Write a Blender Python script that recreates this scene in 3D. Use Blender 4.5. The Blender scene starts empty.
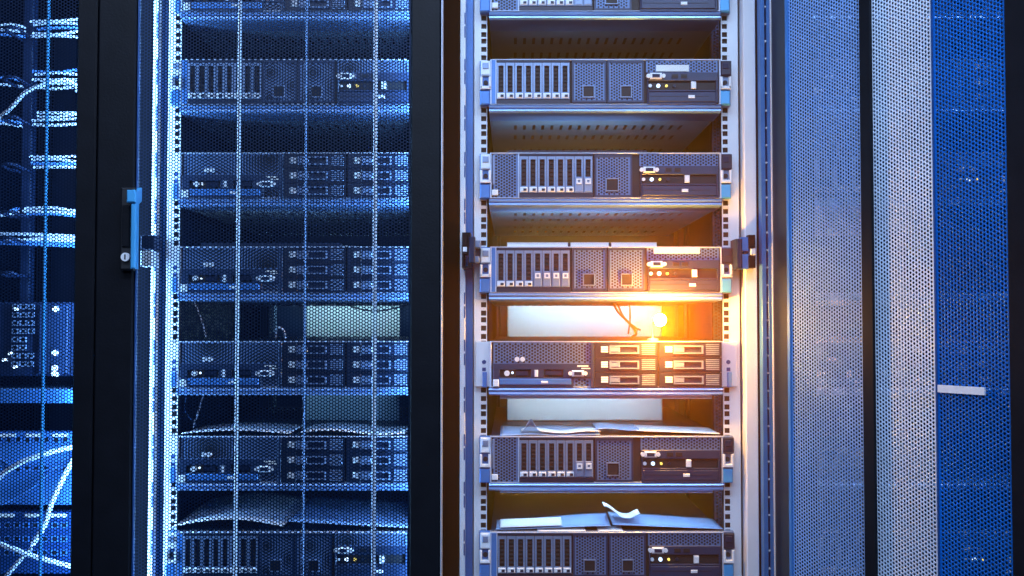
import bpy, math, random
import numpy as np
random.seed(7)
R = math.radians
SC = bpy.context.scene
COL = SC.collection

# ------------------------------------------------------------------ camera
F = 1053.0; TILT = R(1.9); CAMY = -2.0; CAMZ = 1.2
cam = bpy.data.cameras.new('camera'); cam.sensor_width = 36.0; cam.lens = 36.0 * F / 1024.0
cam.clip_start = 0.02
camo = bpy.data.objects.new('camera', cam); COL.objects.link(camo)
camo.location = (0, CAMY, CAMZ); camo.rotation_euler = (R(90) + TILT, 0, 0)
SC.camera = camo

# ------------------------------------------------------------------ view, world, lights
SC.view_settings.view_transform = 'Standard'
SC.view_settings.look = 'None'
SC.view_settings.exposure = 0.0
SC.view_settings.gamma = 1.0
SC.view_settings.use_curve_mapping = False
SC.cycles.use_denoising = True
SC.cycles.sample_clamp_indirect = 4.0
SC.cycles.max_bounces = 6
SC.cycles.diffuse_bounces = 3
SC.cycles.glossy_bounces = 3
SC.cycles.transparent_max_bounces = 8

W = bpy.data.worlds.new('world'); SC.world = W; W.use_nodes = True
bg = W.node_tree.nodes['Background']
bg.inputs[0].default_value = (0.10, 0.30, 1.0, 1); bg.inputs[1].default_value = 0.03

BLUE = (0.54, 0.71, 1.0)
def area(name, loc, rot, sx, sy, power, color=BLUE):
    l = bpy.data.lights.new(name, 'AREA'); l.shape = 'RECTANGLE'; l.size = sx; l.size_y = sy
    l.energy = power; l.color = color
    o = bpy.data.objects.new(name, l); COL.objects.link(o); o.location = loc; o.rotation_euler = rot
    return o
# two runs of cool LED battens over the aisle (their housings are built further down)
area('aisle_light', (-0.55, -1.25, 2.60), (R(28), 0, 0), 1.5, 0.22, 25)
area('aisle_light', (1.05, -1.25, 2.60), (R(28), 0, 0), 1.5, 0.22, 29)
# the second run, over the far side of the aisle behind the photographer
area('aisle_light', (0.0, -2.75, 2.30), (R(62), 0, 0), 2.4, 0.5, 26)

COOL = (0.22, 0.52, 1.0)
def strip(name, loc, aim, length, vertical, power, color=COOL, width=0.012):
    l = bpy.data.lights.new(name, 'AREA'); l.shape = 'RECTANGLE'; l.size = length; l.size_y = width
    l.energy = power; l.color = color
    o = bpy.data.objects.new(name, l); COL.objects.link(o); o.location = loc
    import mathutils as mu
    z = -mu.Vector(aim).normalized(); x = mu.Vector((0, 0, 1)) if vertical else mu.Vector((1, 0, 0))
    x = (x - z*x.dot(z)).normalized(); y = z.cross(x)
    o.rotation_euler = mu.Matrix((x, y, z)).transposed().to_euler()
    return o

def X(px, y): return (px - 512.0) / F * (y - CAMY) / math.cos(TILT)
def Z(py, y):
    yr = (288.0 - py) / F
    return CAMZ + (y - CAMY) * math.tan(math.atan(yr) + TILT)

# ------------------------------------------------------------------ materials
def mat(name, col, rough=0.5, metal=0.0, var=0.12, scale=30.0, bump=0.0, emit=None, estr=0.0, spec=0.5):
    m = bpy.data.materials.new(name); m.use_nodes = True
    nt = m.node_tree; b = nt.nodes['Principled BSDF']
    b.inputs['Roughness'].default_value = rough; b.inputs['Metallic'].default_value = metal
    b.inputs['Specular IOR Level'].default_value = spec
    tc = nt.nodes.new('ShaderNodeTexCoord')
    n = nt.nodes.new('ShaderNodeTexNoise'); n.inputs['Scale'].default_value = scale; n.inputs['Detail'].default_value = 3
    nt.links.new(tc.outputs['Object'], n.inputs['Vector'])
    r = nt.nodes.new('ShaderNodeValToRGB')
    a = [max(0, c * (1 - var)) for c in col]; z = [min(1, c * (1 + var)) for c in col]
    r.color_ramp.elements[0].color = (*a, 1); r.color_ramp.elements[1].color = (*z, 1)
    r.color_ramp.elements[0].position = 0.3; r.color_ramp.elements[1].position = 0.7
    nt.links.new(n.outputs['Fac'], r.inputs['Fac']); nt.links.new(r.outputs['Color'], b.inputs['Base Color'])
    if bump:
        n2 = nt.nodes.new('ShaderNodeTexNoise'); n2.inputs['Scale'].default_value = scale * 12
        nt.links.new(tc.outputs['Object'], n2.inputs['Vector'])
        bp = nt.nodes.new('ShaderNodeBump'); bp.inputs['Strength'].default_value = bump; bp.inputs['Distance'].default_value = 0.001
        nt.links.new(n2.outputs['Fac'], bp.inputs['Height']); nt.links.new(bp.outputs['Normal'], b.inputs['Normal'])
    if emit:
        b.inputs['Emission Color'].default_value = (*emit, 1); b.inputs['Emission Strength'].default_value = estr
    return m
M = dict(
    black=mat('black_powder_coat', (0.006, 0.007, 0.011), 0.45, 0, 0.15, 20, 0.25, spec=0.15),
    frame=mat('dark_frame_paint', (0.008, 0.008, 0.012), 0.4, 0, 0.15, 20, 0.2, spec=0.15),
    white=mat('white_rail_paint', (0.74, 0.75, 0.80), 0.4, 0, 0.05, 14),
    pale=mat('pale_zinc_steel', (0.50, 0.56, 0.70), 0.35, 0.2, 0.10, 9),
    blue=mat('blue_steel', (0.06, 0.21, 0.55), 0.35, 0.2, 0.12, 18),
    deep=mat('deep_blue_steel', (0.012, 0.06, 0.22), 0.4, 0.2, 0.15, 18),
    navy=mat('navy_sheet_steel', (0.008, 0.02, 0.06), 0.5, 0.1, 0.2, 15, spec=0.3),
    chassis=mat('server_chassis_grey', (0.007, 0.017, 0.045), 0.42, 0.1, 0.12, 25, 0.1),
    bezel=mat('server_bezel_grey', (0.014, 0.034, 0.09), 0.40, 0.1, 0.10, 25, 0.1),
    vent=mat('vent_sheet', (0.11, 0.19, 0.37), 0.4, 0.2, 0.08, 40),
    dark=mat('dark_recess', (0.008, 0.009, 0.014), 0.6, 0, 0.1, 40),
    silver=mat('silver_drive_frame', (0.2, 0.28, 0.45), 0.32, 0.3, 0.08, 60),
    latch=mat('white_latch_plastic', (0.78, 0.80, 0.85), 0.35, 0, 0.05, 60),
    shelf=mat('brushed_shelf_steel', (0.20, 0.36, 0.68), 0.28, 0.40, 0.12, 12),
    slotted=mat('slotted_sheet', (0.24, 0.34, 0.46), 0.5, 0.1, 0.12, 10),
    rear=mat('white_rear_panel', (0.80, 0.84, 0.85), 0.5, 0, 0.04, 6),
    mesh=mat('door_mesh_dark', (0.003, 0.012, 0.042), 0.45, 0.2, 0.2, 8, spec=0.2),
    post=mat('matte_black_post', (0.004, 0.004, 0.006), 0.95, 0, 0.15, 20, spec=0.02),
    mesh_midlit=mat('door_mesh_painted_midlit', (0.19, 0.37, 0.74), 0.36, 0.2, 0.10, 5, spec=0.3),  # three tones of one door mesh, with the reflected light painted into the colour
    mesh_lit=mat('door_mesh_painted_lit', (0.62, 0.74, 0.95), 0.36, 0.2, 0.10, 5, spec=0.3),
    mesh_shaded=mat('door_mesh_painted_shaded', (0.005, 0.125, 0.52), 0.36, 0.2, 0.18, 6, spec=0.2),
    rod=mat('pale_rod', (0.8, 0.85, 0.95), 0.3, 0.2, 0.1, 20),
    handle=mat('azure_handle', (0.06, 0.36, 0.72), 0.35, 0.1, 0.05, 20),
    chrome=mat('chrome', (0.7, 0.72, 0.75), 0.15, 1.0, 0.03, 30),
    paper=mat('paper', (0.82, 0.83, 0.86), 0.7, 0, 0.04, 12, 0.1),
    bluepaper=mat('blue_plastic_film', (0.32, 0.50, 0.80), 0.25, 0, 0.15, 8),
    cable=mat('pale_cable', (0.62, 0.68, 0.80), 0.45, 0, 0.08, 25),
    bluecable=mat('blue_cable', (0.08, 0.24, 0.60), 0.45, 0, 0.1, 25),
    darkcable=mat('dark_cable', (0.03, 0.03, 0.04), 0.5, 0, 0.1, 25),
    tancable=mat('tan_cable', (0.35, 0.22, 0.08), 0.5, 0, 0.1, 25),
    sticker=mat('cream_sticker', (0.80, 0.78, 0.74), 0.6, 0, 0.03, 30),
    led=mat('lit_indicator', (0.7, 0.8, 1.0), 0.4, 0, 0, 10, 0, (0.6, 0.8, 1.0), 1.6),
    amber=mat('amber_indicator', (0.8, 0.6, 0.1), 0.4, 0, 0, 10, 0, (1.0, 0.75, 0.15), 1.2),
    floor=mat('raised_floor', (0.10, 0.12, 0.17), 0.5, 0, 0.15, 3),
    ceil=mat('ceiling_paint', (0.35, 0.38, 0.45), 0.8, 0, 0.05, 3),
    wall=mat('wall_paint', (0.16, 0.20, 0.30), 0.8, 0, 0.08, 3),
    added_bulb=mat('added_flare_bulb', (1, 0.7, 0.3), 0.4, 0, 0, 5, 0, (1.0, 0.40, 0.05), 2600.0),  # bulb of the lamp added for the flare glow
)

# ------------------------------------------------------------------ mesh tools
class MB:
    def __init__(s): s.v = []; s.f = []
    def poly(s, pts):
        b = len(s.v); s.v += [tuple(p) for p in pts]; s.f.append(tuple(range(b, b + len(pts)))); return s
    def box(s, x0, x1, y0, y1, z0, z1):
        b = len(s.v)
        s.v += [(x0,y0,z0),(x1,y0,z0),(x1,y1,z0),(x0,y1,z0),(x0,y0,z1),(x1,y0,z1),(x1,y1,z1),(x0,y1,z1)]
        s.f += [tuple(b+i for i in q) for q in ((0,3,2,1),(4,5,6,7),(0,1,5,4),(1,2,6,5),(2,3,7,6),(3,0,4,7))]
        return s
    def cbox(s, x0, x1, y0, y1, z0, z1, c=0.0015):
        """box with chamfered edges round its front (-y) face"""
        c = min(c, (x1-x0)*.4, (z1-z0)*.4, (y1-y0)*.6)
        b = len(s.v)
        s.v += [(x0+c,y0,z0+c),(x1-c,y0,z0+c),(x1-c,y0,z1-c),(x0+c,y0,z1-c)]
        s.v += [(x0,y0+c,z0),(x1,y0+c,z0),(x1,y0+c,z1),(x0,y0+c,z1)]
        s.v += [(x0,y1,z0),(x1,y1,z0),(x1,y1,z1),(x0,y1,z1)]
        s.f.append((b,b+1,b+2,b+3)); s.f.append((b+11,b+10,b+9,b+8))
        for o in (0, 4):
            for i in range(4):
                j = (i+1) % 4
                s.f.append((b+o+i, b+o+4+i, b+o+4+j, b+o+j))
        return s
    def ring(s, x0, x1, z0, z1, a0, a1, c0, c1, y, d):
        """frame facing -y with a rectangular opening a0..a1, c0..c1 and depth d"""
        b = len(s.v)
        o = [(x0,z0),(x1,z0),(x1,z1),(x0,z1)]; n = [(a0,c0),(a1,c0),(a1,c1),(a0,c1)]
        for yy in (y, y+d):
            s.v += [(p[0],yy,p[1]) for p in o] + [(p[0],yy,p[1]) for p in n]
        for i in range(4):
            j = (i+1) % 4
            s.f.append((b+i,b+j,b+4+j,b+4+i)); s.f.append((b+8+j,b+8+i,b+12+i,b+12+j))
            s.f.append((b+j,b+i,b+8+i,b+8+j)); s.f.append((b+4+i,b+4+j,b+12+j,b+12+i))
        return s
    def cyl(s, c, r, d, axis='y', n=12, r2=None):
        """disc stack from c along +axis by d"""
        r2 = r if r2 is None else r2
        b = len(s.v)
        for k, rr in ((0, r), (d, r2)):
            for i in range(n):
                a = 2*math.pi*i/n; u, w = rr*math.cos(a), rr*math.sin(a)
                s.v.append({'y': (c[0]+u, c[1]+k, c[2]+w), 'z': (c[0]+u, c[1]+w, c[2]+k), 'x': (c[0]+k, c[1]+u, c[2]+w)}[axis])
        for i in range(n):
            j = (i+1) % n; s.f.append((b+i,b+j,b+n+j,b+n+i))
        s.f.append(tuple(b+i for i in range(n))[::-1]); s.f.append(tuple(b+n+i for i in range(n)))
        return s
    def sphere(s, c, r, nu=16, nv=10, sz=1.0):
        b = len(s.v)
        for i in range(nv+1):
            t = math.pi*i/nv
            for j in range(nu):
                a = 2*math.pi*j/nu
                s.v.append((c[0]+r*math.sin(t)*math.cos(a), c[1]+r*math.sin(t)*math.sin(a), c[2]+sz*r*math.cos(t)))
        for i in range(nv):
            for j in range(nu):
                k = (j+1) % nu
                s.f.append((b+i*nu+j, b+(i+1)*nu+j, b+(i+1)*nu+k, b+i*nu+k))
        return s
    def tube(s, pts, r, n=6, sub=6):
        P = [np.array(p, float) for p in pts]
        path = []
        Q = [2*P[0]-P[1]] + P + [2*P[-1]-P[-2]]
        for i in range(1, len(Q)-2):
            p0, p1, p2, p3 = Q[i-1:i+3]
            for k in range(sub):
                t = k/sub
                path.append(0.5*((2*p1)+(-p0+p2)*t+(2*p0-5*p1+4*p2-p3)*t*t+(-p0+3*p1-3*p2+p3)*t**3))
        path.append(P[-1])
        b = len(s.v); m = len(path)
        up = np.array((0.13, 0.92, 0.31))
        for i in range(m):
            t = path[min(i+1, m-1)] - path[max(i-1, 0)]; t /= (np.linalg.norm(t)+1e-12)
            u = np.cross(t, up)
            if np.linalg.norm(u) < 1e-3: u = np.cross(t, (1, 0, 0))
            u /= np.linalg.norm(u); w = np.cross(t, u)
            for k in range(n):
                a = 2*math.pi*k/n; s.v.append(tuple(path[i] + r*(math.cos(a)*u + math.sin(a)*w)))
        for i in range(m-1):
            for k in range(n):
                j = (k+1) % n; s.f.append((b+i*n+k, b+i*n+j, b+(i+1)*n+j, b+(i+1)*n+k))
        s.f.append(tuple(b+k for k in range(n))); s.f.append(tuple(b+(m-1)*n+k for k in range(n))[::-1])
        return s
    def extrude(s, prof, x0, x1):
        """profile of (y,z) points swept along x"""
        b = len(s.v); n = len(prof)
        for x in (x0, x1): s.v += [(x, p[0], p[1]) for p in prof]
        for i in range(n):
            j = (i+1) % n; s.f.append((b+i, b+j, b+n+j, b+n+i))
        s.f.append(tuple(b+i for i in range(n))[::-1]); s.f.append(tuple(b+n+i for i in range(n)))
        return s
    def grid(s, us, vs, holes, fn):
        """sheet over break points us x vs, leaving out the cells in holes; fn maps (u,v) to xyz"""
        b = len(s.v); nv = len(vs)
        for u in us:
            for v in vs: s.v.append(fn(u, v))
        for i in range(len(us)-1):
            for j in range(nv-1):
                if (i, j) in holes: continue
                s.f.append((b+i*nv+j, b+(i+1)*nv+j, b+(i+1)*nv+j+1, b+i*nv+j+1))
        return s
    def sheet(s, fn, nu, nv, th=0.0006):
        b = len(s.v)
        for k in (0, 1):
            for i in range(nu+1):
                for j in range(nv+1):
                    p = fn(i/nu, j/nv); s.v.append((p[0], p[1], p[2]-k*th))
        N = (nu+1)*(nv+1)
        for i in range(nu):
            for j in range(nv):
                q = [b+i*(nv+1)+j, b+(i+1)*(nv+1)+j, b+(i+1)*(nv+1)+j+1, b+i*(nv+1)+j+1]
                s.f.append(tuple(q)); s.f.append(tuple(N+x for x in q[::-1]))
        edge = [(i, 0) for i in range(nu+1)] + [(nu, j) for j in range(1, nv+1)] + [(i, nv) for i in range(nu-1, -1, -1)] + [(0, j) for j in range(nv-1, 0, -1)]
        e = [b+i*(nv+1)+j for i, j in edge]
        for i in range(len(e)):
            j = (i+1) % len(e); s.f.append((e[j], e[i], N+e[i], N+e[j]))
        return s
    def mesh(s, name, m):
        me = bpy.data.meshes.new(name); me.from_pydata(s.v, [], s.f); me.materials.append(m)
        me.validate(); me.update(); return me
    def build(s, name, m, parent=None, smooth=False):
        me = s.mesh(name, m)
        if smooth: me.polygons.foreach_set('use_smooth', [True]*len(me.polygons))
        return link(name, me, parent)

def link(name, data, parent=None, loc=None):
    o = bpy.data.objects.new(name, data); COL.objects.link(o)
    if parent is not None: o.parent = parent
    if loc is not None: o.location = loc
    return o
def tag(o, label, cat, group=None):
    o['label'] = label; o['category'] = cat
    if group: o['group'] = group
    return o
def struct(o):
    o['kind'] = 'structure'; return o
def thing(name, label, cat, loc=(0, 0, 0), group=None):
    return tag(link(name, None, None, loc), label, cat, group)
def copy_tree(o, parent=None):
    c = o.copy(); COL.objects.link(c); c.parent = parent
    for ch in o.children: copy_tree(ch, c)
    return c

def perf(x0, x1, z0, z1, pitch, rad, y=0.0, wall=0.0):
    """perforated sheet in the xz plane, staggered holes; returns an MB-like mesh via numpy"""
    cp = pitch * math.sqrt(3) / 2
    nc = int((x1-x0)/cp)+2; nr = int((z1-z0)/pitch)+2
    ii, jj = np.meshgrid(np.arange(nc), np.arange(nr), indexing='ij')
    cx = (x0 + ii*cp).ravel(); cz = (z0 + jj*pitch + (ii % 2)*pitch/2).ravel()
    k = (cx < x1+cp*.6) & (cz < z1+pitch*.6); cx, cz = cx[k], cz[k]
    ang = np.arange(6)*math.pi/3
    ox = np.clip(cx[:, None] + pitch/math.sqrt(3)*np.cos(ang), x0, x1)
    oz = np.clip(cz[:, None] + pitch/math.sqrt(3)*np.sin(ang), z0, z1)
    ok = (cx-rad > x0) & (cx+rad < x1) & (cz-rad > z0) & (cz+rad < z1)
    V = []; Fc = []; base = 0
    hx = cx[ok, None] + rad*np.cos(ang); hz = cz[ok, None] + rad*np.sin(ang)
    n = ok.sum()
    rings = [(ox[ok], oz[ok], y), (hx, hz, y)] + ([(hx, hz, y+wall)] if wall else [])
    nr_ = len(rings)
    vv = np.zeros((n, 6*nr_, 3))
    for q, (a, c, yy) in enumerate(rings):
        vv[:, q*6:(q+1)*6, 0] = a; vv[:, q*6:(q+1)*6, 1] = yy; vv[:, q*6:(q+1)*6, 2] = c
    quads = []
    for q in range(nr_-1):
        for e in range(6):
            g = (e+1) % 6; quads.append((q*6+e, q*6+g, (q+1)*6+g, (q+1)*6+e))
    ff = (np.arange(n)[:, None, None]*6*nr_ + np.array(quads)[None]).reshape(-1, 4)
    m = (~ok).sum()
    v2 = np.zeros((m, 6, 3)); v2[:, :, 0] = ox[~ok]; v2[:, :, 1] = y; v2[:, :, 2] = oz[~ok]
    f2 = (n*6*nr_ + np.arange(m)[:, None]*6 + np.arange(6)[None])
    verts = np.concatenate([vv.reshape(-1, 3), v2.reshape(-1, 3)])
    return verts, ff, f2
def perf_mesh(name, material, *a, xf=None, **k):
    verts, ff, f2 = perf(*a, **k)
    if xf is not None: verts = xf(verts)
    me = bpy.data.meshes.new(name)
    loops = np.concatenate([ff.ravel(), f2.ravel()]).astype(np.int32)
    starts = np.concatenate([np.arange(len(ff))*4, len(ff)*4 + np.arange(len(f2))*6]).astype(np.int32)
    me.vertices.add(len(verts)); me.vertices.foreach_set('co', verts.astype(np.float32).ravel())
    me.loops.add(len(loops)); me.loops.foreach_set('vertex_index', loops)
    me.polygons.add(len(starts)); me.polygons.foreach_set('loop_start', starts)
    me.materials.append(material); me.update(calc_edges=True); me.validate()
    return me

# ------------------------------------------------------------------ room
struct(MB().box(-4, 4, -3.6, 2.2, -0.05, 0.0).build('floor', M['floor']))
struct(MB().box(-4, 4, -3.6, 2.2, 2.75, 2.80).build('ceiling', M['ceil']))
struct(MB().box(-4, 4, 2.2, 2.25, 0, 2.75).build('wall_back', M['wall']))

def luminaire(x, y, z, w, d, tilt, label):
    t = thing('ceiling_luminaire', label, 'light', (x, y, z), 'aisle luminaires')
    t.rotation_euler = (tilt, 0, 0)
    MB().box(-w/2-.02, w/2+.02, -d/2-.02, d/2+.02, .012, .05).build('housing', M['pale'], t)
    MB().ring(-w/2-.02, w/2+.02, -d/2-.02, d/2+.02, -w/2, w/2, -d/2, d/2, 0, 0.012)
    fr = MB()
    for s_ in (-1, 1):
        fr.box(-w/2-.02, w/2+.02, s_*(d/2+.01)-.01, s_*(d/2+.01)+.01, -.006, .012)
        fr.box(s_*(w/2+.01)-.01, s_*(w/2+.01)+.01, -d/2, d/2, -.006, .012)
    fr.build('trim_frame', M['white'], t)
    for s_ in (-.35, .35):
        MB().box(s_*w-.004, s_*w+.004, -.004, .004, .05, (2.75-z)/math.cos(tilt)-.02).build('hanger', M['chrome'], t)
luminaire(-0.55, -1.25, 2.602, 1.5, 0.22, R(28), 'long cool white aisle luminaire hung over the open cabinet')
luminaire(1.05, -1.25, 2.602, 1.5, 0.22, R(28), 'long cool white aisle luminaire hung over the open mesh door')
luminaire(0.0, -2.75, 2.302, 2.4, 0.5, R(62), 'wide tilted aisle luminaire hung opposite the cabinets')

# ------------------------------------------------------------------ cabinets
PITCH = 308 * 0.0019
TOP1 = Z(59, -0.02)                 # top of the first wholly visible server in the open cabinet
U4 = 0.1778
def server_bottom(k): return TOP1 - 0.0875 - U4*(k-1)
RAIL_Z0, RAIL_Z1 = 0.62, 1.92
def rail_mesh(x0, x1, hx0, hx1, flange_x):
    """front face with the square holes of the rack standard, plus a return flange"""
    mb = MB()
    z0 = server_bottom(7) - 10*0.04445
    vs = [0.10]; holes = set()
    z = z0
    while z < 0.60: z += 0.04445
    while z < 1.90:
        for h in (0.00635, 0.022225, 0.0381):
            vs += [z+h-.0048, z+h+.0048]; holes.add((1, len(vs)-2))
        z += 0.04445
    vs.append(2.0)
    us = [x0, hx0, hx1, x1]
    mb.grid(us, vs, holes, lambda u, v: (u, 0.0, v))
    for (i, j) in holes:     # hole walls
        a, b_, c, d = hx0, hx1, vs[j], vs[j+1]
        q = [(a, c), (b_, c), (b_, d), (a, d)]
        for e in range(4):
            g = (e+1) % 4
            mb.poly([(q[e][0], 0, q[e][1]), (q[g][0], 0, q[g][1]), (q[g][0], .0025, q[g][1]), (q[e][0], .0025, q[e][1])])
    mb.box(flange_x-.001, flange_x+.001, 0.0, 0.05, 0.10, 2.0)
    return mb

SLOT_ROWS = [(0.020, 0.030), (0.112, 0.048), (0.227, 0.048), (0.400, 0.048), (0.520, 0.048)]
def shelf_mesh():
    """tray: rolled bright front lip and a slotted sheet running back (local z=0 is its top)"""
    xa, xb = X(489, -.02), X(722, -.02)
    lip = MB().extrude([(-.016, 0), (-.022, -.0015), (-.0235, -.004), (-.022, -.0065), (-.019, -.0072), (-.0215, -.009), (-.022, -.0118), (-.018, -.0145), (.055, -.0165), (.055, -.0155), (-.017, -.0132), (-.017, -.0015), (-.004, -.0015), (-.004, 0)], xa, xb)
    n0 = X(514, .1); pitch = 0.0186
    us = [xa+.003]; vs = [-.004]; hs = set()
    ncol = int((xb-.02-n0)/pitch)
    for i in range(ncol):
        us += [n0+i*pitch, n0+i*pitch+.006]
    us.append(xb-.003)
    for a, l in SLOT_ROWS: vs += [a, a+l]
    vs.append(0.66)
    for i in range(ncol):
        for j in range(len(SLOT_ROWS)): hs.add((2*i+1, 2*j+1))
    sh = MB().grid(us, vs, hs, lambda u, v: (u, v, -.0140))
    sh.box(xa, xa+.002, -.004, .66, -.0145, .0); sh.box(xb-.002, xb, -.004, .66, -.0145, .0)
    return lip.mesh('shelf', M['shelf']), sh.mesh('slotted_tray', M['slotted'])
LIP, TRAY = shelf_mesh()

RAIL_L = rail_mesh(X(473, 0), X(487, 0), X(481, 0), X(486.2, 0), X(473.6, 0)).mesh('mounting_rail', M['white'])
RAIL_R = rail_mesh(X(722.5, 0), X(740.5, 0), X(723.6, 0), X(728.8, 0), X(740, 0)).mesh('mounting_rail', M['white'])
_c = {}
def shared(key, fn):
    if key not in _c: _c[key] = fn()
    return _c[key]
def bxm(*b, c=None):
    def f():
        mb = MB()
        for q in b: mb.cbox(*q, c) if c else mb.box(*q)
        return mb
    return f

def cabinet(dx, label, shelves, rear_spans, left=True, right=True):
    a_, b_ = (442.5 if left else 466), (772 if right else 748)
    t = thing('server_cabinet', label, 'cabinet', (dx, 0, 0))
    def p(name, key, fn, m): return link(name, shared(key, lambda: fn().mesh(name, M[m])), t)
    zt = 2.02
    if left:
        p('corner_post', 'cpl', bxm((X(442.5, -.01), X(459.6, -.01), -.010, .03, .08, zt), c=.002), 'post')
        p('corner_flange', 'cfl', bxm((X(460, -.01), X(465.3, -.01), -.012, .012, .08, zt), c=.001), 'white')
        p('inner_channel', 'icl', bxm((X(464, .0), X(474, .02), .018, .03, .08, zt)), 'blue')
        # slots punched in the left flange are dark inserts that sit in it
        sl = shared('slot', lambda: MB().box(-.0012, .0012, -.0125, -.005, -.011, .011).mesh('slot', M['deep']))
        for i in range(13):
            for o in (-.013, .013): link('slot', sl, t, (X(464.6, -.012), 0, 0.70+i*.0889+o))
    if right:
        p('corner_flange', 'cfr', bxm((X(745, -.03), X(757, -.03), -.032, .01, .08, zt), c=.0015), 'white')
        p('inner_channel', 'icr', bxm((X(741, .02), X(749, .02), .02, .03, .08, zt)), 'deep')
        p('corner_post', 'cpr', bxm((X(757.5, -.03), X(772, -.05), -.03, .03, .08, zt), c=.001), 'frame')
        es = p('edge_strip', 'esr', bxm((X(761.5, -.05), X(766, -.05), -.054, -.032, .08, zt), (X(768.0, -.05), X(771.4, -.05), -.054, -.032, .08, zt), c=.0006), 'blue')
        link('edge_bead', shared('bead', lambda: MB().cbox(X(771.4, -.05), X(772.9, -.05), -.0565, -.034, .08, zt, .0004).mesh('edge_bead', M['white'])), es)
        rv = shared('rivet', lambda: MB().cyl((0, 0, 0), .0019, .003, 'y', 8).mesh('rivet', M['latch']))
        for i in range(40):
            link('rivet', rv, es, (X(767, -.05), -.0535, 0.62+i*.0325))
    else:
        p('corner_post', 'cpn', bxm((X(741.5, 0), X(748, 0), .0, .03, .08, zt), c=.001), 'frame')
    rl = link('mounting_rail', RAIL_L, t); rr = link('mounting_rail', RAIL_R, t)
    link('painted_hole_shade', shared('rbl', lambda: MB().box(X(474, 0), X(487, 0), .006, .012, .10, 2.0).mesh('painted_hole_shade', M['dark'])), rl)  # dark box added behind the rail holes, painting in their shade
    link('painted_hole_shade', shared('rbr', lambda: MB().box(X(722.6, 0), X(739, 0), .006, .012, .10, 2.0).mesh('painted_hole_shade', M['dark'])), rr)
    p('side_panel', 'spl', bxm((X(466, .03), X(466, .03)+.003, .03, .82, .08, zt)), 'navy')
    p('side_panel', 'spr', bxm((X(743, .03), X(743, .03)+.002, .03, .82, .08, zt)), 'navy')
    p('top_panel', 'top%d%d' % (left, right), bxm((X(a_, -.03), X(b_, -.03), -.03, .84, zt, zt+.03), c=.003), 'frame')
    p('base_plinth', 'base%d%d' % (left, right), bxm((X(a_, -.03), X(b_, -.03), -.03, .84, 0.0, .08), c=.003), 'frame')
    # rear uprights and the ventilated side strips
    p('rear_post', 'rpl', bxm((X(492, .70), X(497, .70), .70, .76, .08, zt), (X(499, .66), X(500.5, .66), .66, .70, .08, zt), c=.001), 'chassis')
    p('rear_post', 'rpr', bxm((X(678, .70), X(684, .70), .70, .76, .08, zt), (X(686.5, .60), X(689, .60), .60, .64, .08, zt), c=.001), 'chassis')
    p('side_vent', 'svr', lambda: MB().box(X(712, .30), X(713, .30), .30, .32, .6, 1.9), 'chassis')
    vm = shared('svm', lambda: perf_mesh('vent_sheet', M['vent'], X(713, .25), X(722.5, .25), .62, 1.9, .0072, .0024, y=.25))
    link('side_vent', vm, t)
    for (px0, px1, py0, py1, m) in rear_spans:
        Y = .775
        x0, x1 = X(px0, Y)-dx, X(px1, Y)-dx
        mb = MB().cbox(x0, x1, Y, Y+.012, Z(py1, Y), Z(py0, Y), .004)
        mb.build('rear_panel', M[m], t)
    p('rear_frame', 'rfr', bxm((X(480, .8), X(700, .8), .80, .82, .08, zt)), 'navy')
    for k in shelves:
        s_ = link('shelf', LIP, t, (0, 0, server_bottom(k)))
        link('slotted_tray', TRAY, s_)
    return t

cab_open = cabinet(0, 'open server cabinet with white mounting rails and seven shelved servers', range(0, 8),
    [(507, 662, 300, 352, 'rear')])
cab_left = cabinet(-PITCH, 'server cabinet behind a closed black framed mesh door with a lever handle', range(0, 8),
    [(306, 400, 303, 352, 'rear'), (266, 276, 300, 430, 'slotted')], True, False)
cab_far = cabinet(-2*PITCH, 'network cabinet full of pale patch cables behind a mesh door', (), [], True, False)
cab_right = cabinet(PITCH, 'cabinet behind the open mesh door', range(0, 8), [], False, False)

# pale baffles standing on the servers partway back
for cab, px0, px1, m in ((cab_open, 507, 662, 'rear'), (cab_left, 306, 400, 'slotted')):
    dx = cab.location.x
    MB().cbox(X(px0, .28)-dx, X(px1, .28)-dx, .28, .286, server_bottom(5)+.0880, server_bottom(4)-.020, .002).build('baffle_panel', M[m], cab)

# lock brackets on the flanges of the open cabinet and its neighbour
def bracket_left(t):
    z0, z1 = Z(268, -.06), Z(232.5, -.06)
    zz = lambda py: Z(py, -.06)
    b = MB().ring(X(462, -.06), X(470.5, -.06), z0, z1, X(463.5, -.06), X(468, -.06), zz(266), zz(254), -.062, .05)
    b.cbox(X(462, -.06), X(467.5, -.06), -.066, -.012, zz(246), zz(233), .001)
    b = b.build('latch_bracket', M['frame'], t)
    MB().cbox(X(469, -.06), X(475, -.06), -.066, -.03, zz(263), zz(237), .002).build('latch_body', M['navy'], b)
    MB().cbox(X(474, -.06), X(480, -.06), -.05, -.004, zz(247), zz(240), .001).cbox(X(474, -.06), X(479, -.06), -.05, -.004, zz(262), zz(256), .001).build('latch_tongue', M['silver'], b)
    MB().cbox(X(463, -.06), X(467, -.06), -.064, -.012, zz(252), zz(247), .001).build('latch_plate', M['latch'], b)
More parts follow.
